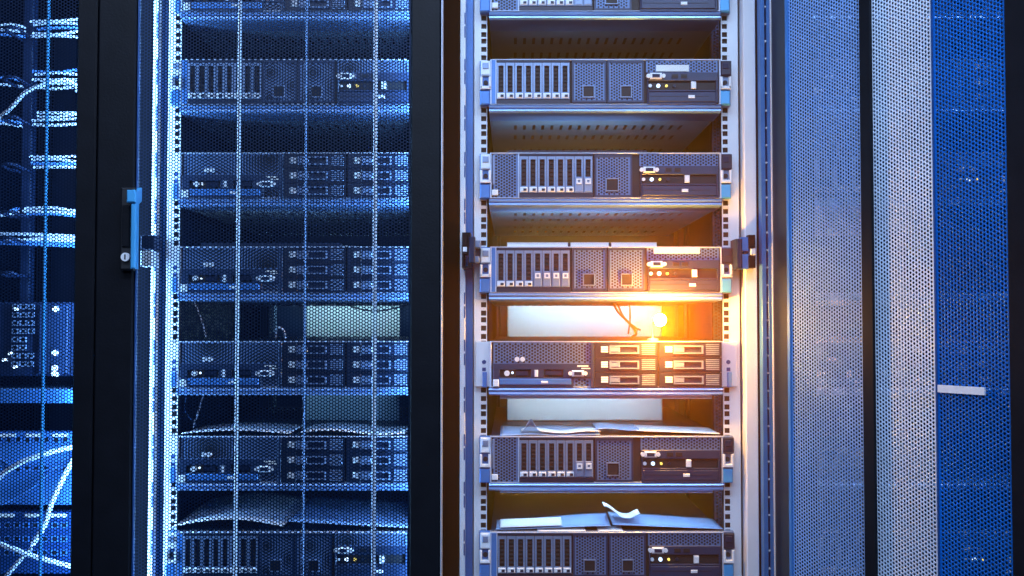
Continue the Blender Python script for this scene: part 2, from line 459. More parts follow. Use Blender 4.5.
def bracket_right(t):
    zz = lambda py: Z(py, -.05)
    b = MB().cbox(X(748.5, -.05), X(755, -.05), -.056, -.03, zz(248), zz(235), .001).cbox(X(748.5, -.05), X(755, -.05), -.056, -.03, zz(268), zz(256), .001)
    b = b.build('latch_bracket', M['frame'], t)
    MB().cbox(X(736, -.05), X(742, -.05), -.056, -.004, zz(269), zz(239), .002).build('latch_body', M['navy'], b)
    MB().cbox(X(741.5, -.05), X(749, -.05), -.05, -.03, zz(251), zz(237), .001).cbox(X(741.5, -.05), X(749, -.05), -.05, -.03, zz(269), zz(254), .001).build('latch_tongue', M['blue'], b)
    MB().cbox(X(750, -.05), X(755, -.05), -.06, -.03, zz(255), zz(249), .001).build('latch_plate', M['latch'], b)
bracket_left(cab_open); bracket_right(cab_open)
zz = lambda py: Z(py, -.03)
bl = MB().cbox(X(144, -.03)+PITCH, X(157, -.03)+PITCH, -.05, -.004, zz(249.5), zz(236), .001).build('latch_bracket', M['navy'], cab_left)
MB().cbox(X(144, -.03)+PITCH, X(155, -.03)+PITCH, -.05, -.004, zz(267), zz(251.5), .001).build('latch_plate', M['latch'], bl)

# LED bars added to brighten the cabinet insides: under three shelf lips and upright behind the door stiles
def added_fill_bar(cab, x0, x1, y, z, aim, power, vertical=False, z1=None, color=COOL, m='pale'):
    t = cab.location.x
    if vertical:
        b = MB().cbox(x0-t-.006, x0-t+.006, y-.006, y+.006, z, z1, .001).build('added_fill_bar', M['pale'], cab)
        a = (aim[0], aim[1]); n = math.hypot(*a)
        strip('added_fill_light', (x0+a[0]/n*.010, y+a[1]/n*.010, (z+z1)/2), aim, z1-z, True, power, color)
    else:
        MB().cbox(x0-t, x1-t, y-.006, y+.006, z-.008, z, .001).build('added_fill_bar', M[m], cab)
        strip('added_fill_light', ((x0+x1)/2, y+.008, z-.005), aim, x1-x0, False, power, color)
for cab, k, y, pw in ((cab_open, 3, .690, .36), (cab_left, 3, .690, .28), (cab_open, 4, .20, .12), (cab_left, 4, .20, .06)):
    dx = cab.location.x                      # towards the back, washing the rear panel or the baffle
    added_fill_bar(cab, X(507, y)+dx, X(660, y)+dx, y, server_bottom(k)-(.002 if y > .5 else .0150), (0, 1, -.7), pw, color=(.80, .92, 1.0) if cab is cab_open else (.42, .80, 1.0))
for cab, k, pw in ((cab_open, 1, .03), (cab_open, 2, .30), (cab_open, 3, .6), (cab_left, 3, .12)):
    dx = cab.location.x                      # on the server tops, washing the slotted tray above
    added_fill_bar(cab, X(508, 0)+dx, X(648, 0)+dx, .012, server_bottom(k)+.0868+.009, (0, 1, .40), pw, color=(.50, .78, 1.0), m='chassis')
added_fill_bar(cab_open, X(500, 0), X(712, 0), .012, server_bottom(4)-.0150, (0, 1, -.8), .25, color=(.6, .8, 1.0))
added_fill_bar(cab_open, X(500, 0), X(712, 0), .012, server_bottom(5)-.0150, (0, 1, -.8), .45, color=(.5, .75, 1.0))
added_fill_bar(cab_left, X(121, -.05), 0, -.056, .62, (.85, 1, 0), 8, True, 1.9)
MB().box(X(114, -.03)+PITCH, X(130.5, -.03)+PITCH, -.032, -.030, .62, 1.9).build('added_light_shade', M['black'], cab_left)  # unseen plate added to keep the added bar's light off the post
added_fill_bar(cab_left, X(424, -.05), 0, -.052, .62, (-1, .38, 0), 6, True, 1.9)
added_fill_bar(cab_far, X(84, -.05), 0, -.052, .62, (-1, .7, 0), 6.5, True, 1.9)

# ------------------------------------------------------------------ doors
HOLE, RAD = 0.0061, 0.00245
MZ0, MZ1 = 0.62, 1.88
DY = -0.095
def closed_door(cab, dx, px_in0, px_in1, px_out0, px_out1, rods, sheet_from=None):
    """frame, perforated sheet and stiffener rods; local to the cabinet"""
    xo0, xi0, xi1, xo1 = [X(p, DY)-dx for p in (px_out0, px_in0, px_in1, px_out1)]
    fr = MB()
    fr.cbox(xo0, xi0, DY, -.066, .09, 2.0, .003); fr.cbox(xi1, xo1, DY, -.066, .09, 2.0, .003)
    fr.cbox(xi0, xi1, DY, -.066, MZ1, 2.0, .003); fr.cbox(xi0, xi1, DY, -.066, .09, MZ0, .003)
    d = fr.build('door', M['black'], cab)
    s0 = xi0-.001 if sheet_from is None else X(sheet_from, DY)-dx
    link('perforated_sheet', perf_mesh('perforated_sheet', M['mesh'], s0, xi1+.001, MZ0-.002, MZ1+.002, HOLE, RAD, y=DY+.010), d)
    for px, w, m in rods:
        x = X(px, -.07)-dx
        MB().cbox(x-w/2, x+w/2, -.076, -.070, MZ0, MZ1, .001).build('stiffener_rod', M[m], d)
    return d
door = closed_door(cab_left, -PITCH, 133, 410, 95, 440.6, [(238, .0052, 'rod'), (305, .0030, 'silver'), (375, .0075, 'rod')])
# bright edge trim on the closing side, and the lever handle
MB().cbox(X(440.8, DY)+PITCH, X(442, DY)+PITCH, DY-.001, -.066, .09, 2.0, .0004).build('edge_trim', M['pale'], door)
MB().cbox(X(134, DY)+PITCH, X(135.3, DY)+PITCH, DY+.004, DY+.012, MZ0, MZ1, .0004).build('edge_trim', M['deep'], door)
zd = lambda py: Z(py, DY-.02); xd = lambda px: X(px, DY-.02)+PITCH
MB().cbox(xd(118.5), xd(131.5), DY-.016, DY, zd(270), zd(187), .003).build('handle_plate', M['dark'], door)
MB().cbox(xd(121), xd(129), DY-.020, DY-.015, zd(247), zd(205), .002).build('handle_recess', M['black'], door)
MB().cbox(xd(132.6), xd(137.8), DY-.034, DY-.018, zd(269), zd(204), .002).extrude([(DY-.034, zd(204)), (DY-.034, zd(196)), (DY-.010, zd(187)), (DY-.004, zd(187)), (DY-.004, zd(200)), (DY-.018, zd(204))], xd(134.5), xd(137.8)).build('handle_lever', M['handle'], door)
MB().cbox(xd(129), xd(138), DY-.038, DY-.016, zd(203.5), zd(191), .002).build('lever_pivot', M['handle'], door)
lk = MB().cyl((xd(125), DY-.022, zd(257)), xd(129.3)-xd(125), .008, 'y', 18)
lk.build('lock_cylinder', M['latch'], door)
MB().box(xd(124.3), xd(125.7), DY-.0225, DY-.02, zd(259.5), zd(254.5)).build('keyhole', M['dark'], door)
# scattered pop rivets on the left stile channel
rv = _c['rivet']
closed_door(cab_far, -2*PITCH, -230, 73.5, -262, 93.6, [(45, .0045, 'handle')], sheet_from=-40)

closed_door(cab_right, PITCH, 816, 1085, 789, 1115, [(900, .0045, 'silver')])

# the open cabinet's own door, swung out to the right: hinge return, sheets with the light's fall painted as lit and shaded tones, dark locking rod
D0 = np.array((0.4725, -0.20)); D1 = np.array((0.686, -0.55)); DL = np.linalg.norm(D1-D0); DU = (D1-D0)/DL
DN = np.array((-DU[1], DU[0])) * -1.0           # towards the camera side of the door
if DN[0] > 0: DN = -DN
def on_door(u, off, z):                          # u metres along the door, off metres proud of it
    q = D0 + DU*u + DN*off; return (q[0], q[1], z)
def dbox(mb, u0, u1, o0, o1, z0, z1):
    b = len(mb.v)
    mb.v += [on_door(u, o, z) for z in (z0, z1) for u, o in ((u0, o1), (u1, o1), (u1, o0), (u0, o0))]
    mb.f += [tuple(b+i for i in q) for q in ((0,3,2,1),(4,5,6,7),(0,1,5,4),(1,2,6,5),(2,3,7,6),(3,0,4,7))]
    return mb
def u_at(px):                                    # where the sight line of an image column meets the door
    k = (px-512.0)/F/math.cos(TILT)
    return (k*(D0[1]-CAMY)-D0[0])/(DU[0]-k*DU[1])
def xf_door(v):
    q = D0[None] + v[:, :1]*DU[None] - v[:, 1:2]*DN[None]
    return np.column_stack([q, v[:, 2]])
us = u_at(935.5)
md = MB()
dbox(md, DL, DL+.055, -.012, .003, .09, 2.0)
dbox(md, 0, DL, -.010, .004, MZ1, 2.0); dbox(md, 0, DL, -.010, .004, .09, MZ0)
# hinge-side return: a folded dark channel from the cabinet corner out to the sheet
xa, ya = X(773.5, -.058), -.058
P0 = D0 + DU*0.0
c4 = [(xa, ya), (P0[0], P0[1]), (P0[0]+.012, P0[1]-.002), (xa+.016, ya)]
b = len(md.v)
md.v += [(*q, z) for z in (.09, 2.0) for q in c4]
md.f += [tuple(b+i for i in q) for q in ((0,3,2,1),(4,5,6,7),(0,1,5,4),(1,2,6,5),(2,3,7,6),(3,0,4,7))]
odoor = md.build('door', M['frame'], cab_open)
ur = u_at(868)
link('perforated_sheet', perf_mesh('perforated_sheet', M['mesh_midlit'], 0.0, ur, MZ0, MZ1, HOLE, .0023, y=0.0, wall=.0007, xf=xf_door), odoor)
link('painted_lit_sheet', perf_mesh('perforated_sheet', M['mesh_lit'], ur, us-.0015, MZ0, MZ1, HOLE, .0023, y=0.0, wall=.0007, xf=xf_door), odoor)
link('painted_shaded_sheet', perf_mesh('perforated_sheet', M['mesh_shaded'], us+.0015, DL, MZ0, MZ1, HOLE, .0023, y=0.0, wall=.0007, xf=xf_door), odoor)
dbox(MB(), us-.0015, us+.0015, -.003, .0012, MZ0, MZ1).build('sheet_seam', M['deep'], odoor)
dbox(MB(), 0, .0055, -.004, .003, MZ0, MZ1).build('edge_trim', M['blue'], odoor)
zn = lambda py: CAMZ + 1.53*math.tan(math.atan((288.0-py)/F)+TILT)
dbox(MB(), u_at(937.5), u_at(984), -.001, .003, zn(393), zn(385.5)).build('painted_reflection', M['latch'], odoor)  # pale raised bar that paints in a bright reflection
rod = MB(); u0 = u_at(870); dbox(rod, u0-.010, u0+.010, .001, .007, MZ0, MZ1); rod.build('locking_rod', M['black'], odoor)

# ------------------------------------------------------------------ servers (local origin: left, front, bottom of the face)
K = 1.98 / F
SW, SH = 232*K, 0.0868
def sx(px): return (px-490)*K
def shz(py): return SH - py*K            # py measured down from the server's top edge

def drive_meshes():
    w, h = 8.7*K, 36.5*K
    fr = MB().ring(0, w, 0, h, .0034, w-.0034, .0125, h-.0055, -.004, .010)
    fr.cbox(0, w, -.0035, .006, 0.0, .0125, .001)
    g = MB().box(.003, w-.003, .001, .004, .012, h-.005)
    for i in range(6):
        z = .016 + i*.0075; g.cbox(.0042, w-.0042, -.001, .002, z, z+.0042, .0008)
    l = MB().cbox(.0012, w-.0012, -.0062, -.003, .0012, .0105, .0012)
    l2 = MB().box(w*.45, w-.003, -.0070, -.006, .0030, .0075)
    bl = MB().cbox(.0010, w-.0010, -.0055, -.001, .001, .030, .001)
    bn = MB().ring(.003, w-.003, .016, .026, .0058, w-.0058, .0185, .0235, -.0085, .003)
    c = lambda mb, n, m: mb.mesh(n, M[m])
    return dict(frame=c(fr, 'drive_carrier', 'silver'), grille=c(g, 'grille', 'dark'), latch=c(l, 'latch', 'latch'),
                notch=c(l2, 'latch_notch', 'chassis'), blank=c(bl, 'blank_tab', 'silver'), button=c(bn, 'release_button', 'latch'))
DM = drive_meshes()
def drive(t, x, z, blank=False):
    d = link('drive_carrier', DM['frame'], t, (x, 0, z))
    link('grille', DM['grille'], d)
    if blank:
        link('release_tab', DM['blank'], d); link('release_button', DM['button'], d)
    else:
        link('latch', DM['latch'], d); link('latch_notch', DM['notch'], d)

def bay_cover(t, px0, px1, sq0, sq1, top, bot, sqt, sqb):
    x0, x1, z0, z1 = sx(px0), sx(px1), shz(bot), shz(top)
    fr = MB().ring(x0+.0008, x1-.0008, z0, z1, x0+.0042, x1-.0042, z0+.004, z1-.004, -.003, .008).build('bay_cover', M['bezel'], t)
    link('vent_sheet', perf_mesh('vent_sheet', M['vent'], x0+.004, x1-.004, z0+.0038, z1-.0038, .0056, .0021, y=-.0008), fr)
    a0, a1, c0, c1 = sx(sq0), sx(sq1), shz(sqb), shz(sqt)
    MB().ring(a0, a1, c0, c1, a0+.0014, a1-.0014, c0+.0014, c1-.0014, -.005, .008).build('window_frame', M['silver'], fr)
    MB().box(a0+.002, a1-.002, -.0025, .004, c0+.002, c1-.002).build('window', M['dark'], fr)
def vga(t, cx, cy):
    x, z = sx(cx), shz(cy)
    o = MB().cbox(x-.0112, x+.0112, -.009, .002, z-.0058, z+.0058, .002)
    o.cyl((x-.0142, -.009, z), .0040, .009, 'y', 8); o.cyl((x+.0142, -.009, z), .0040, .009, 'y', 8)
    o = o.build('vga_port', M['latch'], t)
    MB().extrude([(-.0100, z-.003), (-.0100, z+.003), (-.008, z+.003), (-.008, z-.003)], x-.007, x+.007).build('socket', M['navy'], o)
def control(t, a, sticker=None, wide=0):
    """right-hand control block of the drive servers; a is its left edge in column units"""
    e = 722
    link('vent_sheet', perf_mesh('vent_sheet', M['vent'], sx(a-1), sx(e-3), shz(13.5), shz(.8), .0058, .0022, y=-.0008), t)
    p = MB()
    p.cbox(sx(a), sx(e-3), -.004, .004, shz(22.3), shz(13.5), .001)
    p.cbox(sx(a), sx(a+1.2), -.004, .004, shz(46), shz(22), .001)
    p.cbox(sx(a), sx(e-3), -.004, .004, shz(33), shz(31.4), .0006)
    p.cbox(sx(a), sx(e-3), -.004, .004, shz(46), shz(44), .0006)
    p.cbox(sx(e-5), sx(e-3), -.004, .004, shz(46), shz(22), .0006)
    p = p.build('control_panel', M['bezel'], t)
    vga(t, a+8.5, 17.6)
    for i in (0, 1):
        q = sx(a+24.5+i*9)
        u = MB().ring(q, q+.0125, shz(19.6), shz(15.6), q+.0015, q+.011, shz(18.9), shz(16.3), -.0055, .004).build('usb_port', M['chassis'], t)
        MB().box(q+.0010, q+.0115, -.0062, -.002, shz(19.1), shz(16.1)).build('socket', M['dark'], u)
    MB().box(sx(a+1), sx(e-4), .001, .004, shz(31.5), shz(22.2)).build('card_slot', M['dark'], t)
    for i, m in enumerate(('latch', 'led', 'amber', 'chassis')):
        MB().cyl((sx(a+3+i*8.2), -.003, shz(27)), (.0034, .0036, .0024, .003)[i], .006, 'y', 10).build('indicator' if i in (1, 2) else 'button', M[m], t)
    MB().cbox(sx(a+44), sx(a+49), -.007, .004, shz(30.5), shz(23), .0012).build('card_latch', M['latch'], t)
    o = MB().cbox(sx(a+1.2), sx(e-5), -.0045, .004, shz(43.6), shz(33.4), .0012).build('optical_drive', M['bezel'], t)
    MB().box(sx(a+2.5), sx(e-12), -.0052, -.004, shz(38.2), shz(37.8)).build('tray_gap', M['dark'], o)
    MB().cbox(sx(a+41), sx(a+47.5), -.0065, -.004, shz(40), shz(36.8), .0008).build('eject_button', M['latch'], o)
    if sticker:
        MB().cbox(sx(sticker[0]), sx(sticker[1]), -.0028, -.0008, shz(sticker[3]), shz(sticker[2]), .0003).build('sticker', M['sticker'], t)
def ears(t, style):
    if style == 'c':
        for (p0, p1, hole) in ((475.5, 491, 484), (721.5, 738, 729)):
            ear = MB().cbox(sx(p0), sx(p1), .010, .0185, .001, SH-.001, .001).build('rack_ear', M['white'], t)
            MB().cyl((sx(hole), .0085, shz(21)), .0040, .003, 'y', 12).build('thumb_screw', M['deep'], ear)
            MB().box(sx(hole-1.8), sx(hole+1.8), .0085, .011, shz(30), shz(26.5)).build('square_hole', M['deep'], ear)
            MB().cbox(sx(hole-1.5), sx(hole+2.8), .002, .011, shz(46), shz(31), .0012).build('ear_latch', M['blue'], ear)
        return
    for side, (p0, p1) in enumerate(((479.5, 491.5), (721, 733))):
        mid = (p0+p1)/2
        ear = MB().cbox(sx(p0), sx(p1), .008, .0185, .0005, SH-.0005, .001).build('rack_ear', M['blue' if side == 0 else 'silver'], t)
        # upper cap, U-shaped pull and lower lever
        MB().cbox(sx(p0+1), sx(p1-1 if side == 0 else p1), -.002, .010, shz(16.5), shz(1.5), .002).build('ear_cap', M['latch' if side == 0 else 'chassis'], ear)
        MB().cbox(sx(p0+3), sx(p1-3), -.004, .0, shz(10), shz(4), .001).build('cap_mark', M['silver' if side == 0 else 'navy'], ear)
        u = MB()
        u.cbox(sx(p0+.5), sx(p0+2.8), -.006, .010, shz(30), shz(18), .001); u.cbox(sx(p1-3), sx(p1-.8), -.006, .010, shz(30), shz(18), .001)
        u.cbox(sx(p0+.5), sx(p1-.8), -.006, .010, shz(30.5), shz(27.5), .001)
        u.build('pull_loop', M['latch'], ear)
        MB().cyl((sx(mid), .004, shz(23)), .0045, .005, 'y', 12).build('thumb_screw', M['dark'], ear)
        MB().cbox(sx(p0+.3), sx(p1-1.5), -.003, .010, shz(46), shz(32), .002).build('ear_lever', M['blue' if side == 0 else 'handle'], ear)

def server_base(name):
    t = link(name, None)
    MB().box(.002, SW-.002, .004, .68, .0, SH).build('chassis', M['chassis'], t)
    MB().box(.004, SW-.004, .0030, .0045, .002, SH-.002).build('inner_bulkhead', M['dark'], t)
    return t
def server_eight(first, dstart, vent_first, bays, ctrl, blanks=(), sticker=None):
    t = server_base('rack_server')
    rim = MB().cbox(0, SW, -.003, .02, SH-.0022, SH, .0007).cbox(0, SW, -.003, .02, 0, .0016, .0005)
    rim.cbox(0, .003, -.003, .02, 0, SH, .0008).cbox(SW-.003, SW, -.003, .02, 0, SH, .0008)
    rim.cbox(sx(dstart-1.4), sx(dstart-.2), -.003, .004, 0, SH, .0005)
    rim.build('bezel_rim', M['pale'], t)
    if vent_first:
        link('vent_sheet', perf_mesh('vent_sheet', M['vent'], sx(493.5), sx(dstart-1), .0015, SH-.0015, .0058, .0023, y=-.0008), t)
        MB().cbox(sx(492), sx(498), -.006, .0, shz(43), shz(37.5), .001).build('corner_tab', M['latch'], t)
        MB().cbox(sx(492.6), sx(494.6), -.004, .0, shz(32), shz(3), .0006).build('edge_strip', M['silver'], t)
    else:
        MB().cbox(.003, sx(dstart-1), -.003, .004, .0016, SH-.002, .0008).build('blank_bezel', M['blue'], t)
    MB().cbox(sx(dstart-.3), sx(dstart+74), -.003, .004, shz(3.4), shz(1.0), .0006).build('drive_cage_lip', M['chassis'], t)
    MB().cbox(sx(dstart-.3), sx(dstart+74), -.003, .004, shz(46), shz(40.8), .0006).build('drive_cage_sill', M['chassis'], t)
    for i in range(8):
        drive(t, sx(dstart+i*9.2), shz(40.4), i in blanks)
    for bq in bays: bay_cover(t, *bq)
    control(t, ctrl, sticker)
    ears(t, 'a')
    return t
def server_three(first):
    t = server_base('rack_server')
    rim = MB().cbox(0, SW, -.003, .02, SH-.0022, SH, .0007).cbox(0, SW, -.003, .02, 0, .0016, .0005)
    rim.cbox(0, .003, -.003, .02, 0, SH, .0008).cbox(SW-.003, SW, -.003, .02, 0, SH, .0008)
    rim.build('bezel_rim', M['pale'], t)
    link('vent_sheet', perf_mesh('vent_sheet', M['vent'], sx(493.5), sx(592), shz(22.3), shz(1), .0060, .0024, y=-.0008), t)
    link('vent_sheet', perf_mesh('vent_sheet', M['vent'], sx(573.5), sx(591), shz(45), shz(37), .0060, .0024, y=-.0008), t)
    p = MB().cbox(sx(493), sx(592), -.004, .004, shz(28.5), shz(22.3), .001).cbox(sx(493), sx(500), -.004, .004, shz(36), shz(28), .001)
    p.cbox(sx(531), sx(544), -.004, .004, shz(37), shz(28), .001).cbox(sx(563), sx(592), -.004, .004, shz(36.5), shz(28), .001).cbox(sx(493), sx(573), -.004, .004, shz(46), shz(36), .001)
    p.cbox(sx(590.5), sx(594), -.005, .004, shz(46), shz(1), .001)
    p.build('control_panel', M['bezel'], t)
    MB().cyl((sx(507), -.006, shz(32)), .0052, .008, 'y', 14).build('power_button', M['latch'], t)
    MB().cyl((sx(512.5), -.004, shz(31.5)), .0022, .006, 'y', 10).build('indicator', M['led'], t)
    MB().cbox(sx(516), sx(528), -.001, .004, shz(34.5), shz(29.5), .0008).build('usb_port', M['navy'], t)
    MB().cbox(sx(534.5), sx(538), -.008, .0, shz(35.5), shz(28.5), .001).build('card_latch', M['latch'], t)
    MB().cbox(sx(545), sx(562), -.001, .004, shz(34), shz(29), .0008).build('card_slot', M['navy'], t)
    vga(t, 577.5, 32)
    MB().box(sx(577), sx(588), -.0046, -.0038, shz(25.5), shz(24)).box(sx(581), sx(590), -.0046, -.0038, shz(27.6), shz(26.6)).build('printed_mark', M['sticker'], t)
    MB().cyl((sx(517), -.005, shz(18)), .0046, .005, 'y', 12).cyl((sx(522.5), -.005, shz(18)), .0046, .005, 'y', 12).build('badge', M['latch'], t)
    o = MB().cbox(sx(499.5), sx(571), -.0065, -.002, shz(43.2), shz(37.2), .0012).build('optical_drive', M['blue'], t)
    MB().cbox(sx(541), sx(547.5), -.0085, -.006, shz(42), shz(39.5), .0008).build('eject_button', M['latch'], o)
    MB().cbox(sx(493.2), sx(499), -.008, .0, shz(45), shz(38), .001).build('corner_tab', M['latch'], t)
    for col in (594.5, 658.5):
        for r in range(3):
            top = 1.0 + r*15.1
            d = MB().ring(sx(col), sx(col+62.5), shz(top+14.6), shz(top), sx(col+14), sx(col+61), shz(top+13.4), shz(top+1.2), -.004, .010)
            d.cbox(sx(col), sx(col+14.2), -.0042, .006, shz(top+14.6), shz(top), .001)
            d = d.build('drive_carrier', M['chassis'], t)
            MB().cbox(sx(col+14), sx(col+61), -.0015, .006, shz(top+13.6), shz(top+1), .0008).build('carrier_face', M['bezel'], d)
            MB().ring(sx(col+14.5), sx(col+44), shz(top+11.5), shz(top+3.4), sx(col+16), sx(col+42.6), shz(top+10.4), shz(top+4.5), -.0075, .007).build('release_lever', M['silver'], d)
            mk = MB()
            for q in range(3): mk.cbox(sx(col+6.2), sx(col+13.2), -.0058, -.004, shz(top+5.9+q*2.1), shz(top+4.1+q*2.1), .0004)
            mk.build('drive_mark', M['latch'], d)
            MB().cbox(sx(col+15), sx(col+25), -.0068, -.001, shz(top+9.8), shz(top+5), .001).build('finger_tab', M['silver'], d)
            fn = MB()
            for q in range(6): fn.cbox(sx(col+47), sx(col+60), -.0045, .0, shz(top+3.0+q*1.9), shz(top+2.0+q*1.9), .0003)
            fn.build('cooling_fin', M['silver'], d)
    ears(t, 'c')
    return t

A_BAYS = [(572, 607.3, 583, 595, 1.5, 44, 27, 39), (607.7, 645, 621, 632.5, 1.5, 44, 27, 39)]
srv_a = server_eight(0, 496.6, False, A_BAYS, 648, (), (657, 690, 6, 12.6))
srv_a2 = server_eight(0, 496.6, False, A_BAYS, 648, (4, 5, 6, 7), (654, 700, 1.2, 7))
srv_a3 = server_eight(0, 497.8, False, A_BAYS, 648, (), None)
srv_b = server_eight(0, 519.5, True, [(594.5, 633, 606, 619, 2, 45, 26, 39)], 641, (6, 7))
srv_c = server_three(0)
XL = X(490, -.02); FY = -.02
def put(t, k, dx, label, group):
    t.location = (XL+dx, FY, server_bottom(k)); return tag(t, label, 'server', group)
G0, GL, GR = 'servers in the open cabinet', 'servers behind the closed mesh door', 'servers behind the open mesh door'
put(srv_a, 1, 0, 'grey eight-drive server with small cream sticker, on the open cabinet shelf above two slotted trays', G0)
put(srv_a2, 3, 0, 'eight-drive server with long cream sticker, level with the black door latches', G0)
put(srv_a3, 6, 0, 'eight-drive server without sticker, lying under the curled paper sheet', G0)
put(srv_b, 2, 0, 'server with perforated left end, between the two sticker-bearing servers of the open cabinet', G0)
put(copy_tree(srv_b), 5, 0, 'server with perforated left end, under the peaked white paper', G0)
put(copy_tree(srv_b), 0, 0, 'server with perforated left end, above the small-sticker server in the open cabinet', G0)
put(srv_c, 4, 0, 'server with six wide drive carriers beneath the added lamp in the open cabinet', G0)
for k, src, lab in ((0, srv_c, 'server with six drive carriers on the topmost shelf behind the closed mesh door'),
                    (1, srv_a3, 'eight-drive server behind the closed mesh door, next shelf under the topmost'),
                    (2, srv_c, 'six-carrier server behind the mesh door, level with the top of the lever handle'),
                    (3, srv_c, 'six-carrier server behind the mesh door, level with the lock cylinder'),
                    (4, srv_c, 'six-carrier server behind the mesh door, right under the bright white rear panel'),
                    (5, srv_c, 'lowest six-carrier server behind the mesh door, under the crossed thin wires'),
                    (6, srv_a3, 'eight-drive server behind the closed mesh door, under the pale film sheet')):
    put(copy_tree(src), k, -PITCH, lab, GL)
for k, src in ((1, srv_c), (2, srv_a3), (4, srv_c), (6, srv_a3)):
    put(copy_tree(src), k, PITCH, 'dark rack server glimpsed through the holes of the open mesh door', GR)

# ------------------------------------------------------------------ papers on the servers
def top_z(k): return server_bottom(k) + SH
def smooth(a, b, t):
    t = max(0, min(1, (t-a)/(b-a))); return t*t*(3-2*t)
def paper(k, px0, px1, y0, y1, fn, label, m='paper', dx=0, lift=.0008, name='paper_sheet', group='loose papers on the servers'):
    z = top_z(k) + lift; x0, x1 = X(px0, -.01), X(px1, -.01)
    o = MB().sheet(lambda u, v: (x0+(x1-x0)*u, y0+(y1-y0)*v, z+fn(u, v)), 24, 10).build(name, M[m], None, True)
    tag(o, label, 'paper', group); return o
# on the perforated-end server
paper(5, 500, 600, -.012, .13, lambda u, v: .002*math.sin(u*5+v*2)**2 + .003*v, 'flat pale blue film sheet lying below the peaked paper', 'bluepaper')
paper(5, 521, 600, -.010, .05, lambda u, v: .003 + .026*max(0, 1-abs(u-.12)/.10)*(1-.8*v) + .002*math.sin(u*9), 'white paper with a sharp upright fold near its end', lift=.004)
paper(5, 597, 640, .0, .12, lambda u, v: .002+.002*math.sin(u*6), 'smooth blue sheet overlapping the end of the peaked paper', 'bluepaper', lift=.009)
paper(5, 636, 720, -.005, .12, lambda u, v: .006*(1-u), 'thin white sheet sloping down to the cabinet rail above the vent', 'paper', lift=.003)
# on the server below it
paper(6, 496, 610, -.010, .09, lambda u, v: .002+.013*smooth(0, 1, u)*(.5+.5*v), 'blue film sheet rising towards the curled paper', 'bluepaper')
paper(6, 500, 562, -.012, .05, lambda u, v: .004+.004*u+.004*v, 'white sheet sticking out beside the rising blue film', 'paper', lift=.003)
paper(6, 604, 640, .0, .05, lambda u, v: .010+.022*(1-smooth(0, .6, u))+.008*smooth(.7, 1, u), 'white paper sheet with a tall curled up corner', 'paper', lift=.012)
paper(6, 612, 722, -.008, .10, lambda u, v: .014*(1-u)*(.6+.4*v), 'translucent blue sheet sloping away from the curled paper', 'bluepaper', lift=.003)
paper(6, 537, 585, -.0215, .03, lambda u, v: 0.0, 'narrow white strip on the front edge of the eight-drive server', lift=.0015)
paper(6, 597, 622, -.0215, .03, lambda u, v: 0.0, 'short white strip on the front edge under the curled paper', lift=.0015)
# thin white booklets on the long-sticker server, seen edge on
for px0, px1, lab in ((507, 568, 'white booklet on the long-sticker server, nearest the left latch'), (570.5, 609, 'white booklet lying between two others on the long-sticker server'), (611.5, 657, 'white booklet on the long-sticker server, nearest the cream sticker')):
    bk = thing('booklet', lab, 'booklet', (X(px0, -.01), 0, top_z(3)+.0006), 'booklets on the long-sticker server')
    wd = X(px1, -.01)-X(px0, -.01)
    MB().box(.0006, wd-.0006, -.012, -.0012, .0008, .0072).build('pages', M['paper'], bk)
    MB().box(0, wd, -.0135, -.0012, 0, .0008).build('lower_cover', M['paper'], bk)
    MB().box(0, wd, -.0135, -.0012, .0072, .008).build('upper_cover', M['paper'], bk)
# left cabinet
paper(6, 175, 285, -.012, .24, lambda u, v: .006+.014*math.sin(u*3.1)+.010*v, 'pale film sheet bulging over a server behind the mesh door', 'paper', lift=.002)
paper(6, 290, 408, -.012, .24, lambda u, v: .004+.012*(1-u)+.006*v, 'sloping blue film sheet over a server behind the mesh door', 'bluepaper', lift=.002)
paper(5, 182, 290, -.012, .15, lambda u, v: .003+.006*math.sin(u*3.1), 'thin white paper under the crossed wires behind the mesh door', 'paper', lift=.001)
paper(5, 300, 405, -.010, .15, lambda u, v: .005+.004*math.sin(u*6), 'wavy white paper beside the white rear panel behind the mesh door', 'paper', lift=.001)
paper(3, 300, 400, .02, .15, lambda u, v: .003+.002*math.sin(u*6), 'flat white paper on the server level with the lock cylinder', 'paper', lift=.001)

# ------------------------------------------------------------------ cables
def PT(px, py, y): return (X(px, y), y, Z(py, y))
def cable(pts, r, m, label, group, n=6):
    o = MB().tube([PT(*p) for p in pts], r, n).build('cable', M[m], None, True)
    return tag(o, label, 'cable', group)
gg = 'thin cables hanging by the added lamp'
cable([(612, 300, .30), (618, 312, .28), (628, 322, .26), (636, 333, .24), (632, 337, .2)], .0026, 'tancable', 'tan cable curving down beside the added lamp', gg)
cable([(616, 300, .32), (623, 316, .30), (634, 327, .28), (640, 330, .26)], .0022, 'tancable', 'thin tan cable crossing behind another beside the added lamp', gg)
cable([(629, 300, .31), (630, 318, .30), (628, 334, .29)], .0018, 'tancable', 'straight thin tan cable hanging beside the crossed cables', gg)
gl = 'wires behind the closed mesh door'
cable([(346, 304, .12), (360, 309, .11), (378, 311, .10), (400, 307, .10), (408, 304, .1)], .0018, 'darkcable', 'dark cable drooping across the white rear panel', gl)
cable([(193, 300, .05), (199, 312, .05), (205, 330, .04), (206, 337, .03)], .0016, 'cable', 'pale wire slanting down near the rail, level below the lock cylinder', gl)
cable([(205, 392, .05), (200, 410, .05), (194, 428, .04)], .0018, 'cable', 'pale wire of the crossed pair, leaning towards the handle side', gl)
cable([(188, 392, .06), (186, 410, .06), (198, 426, .05)], .0012, 'bluecable', 'blue wire of the crossed pair behind the mesh door', gl)
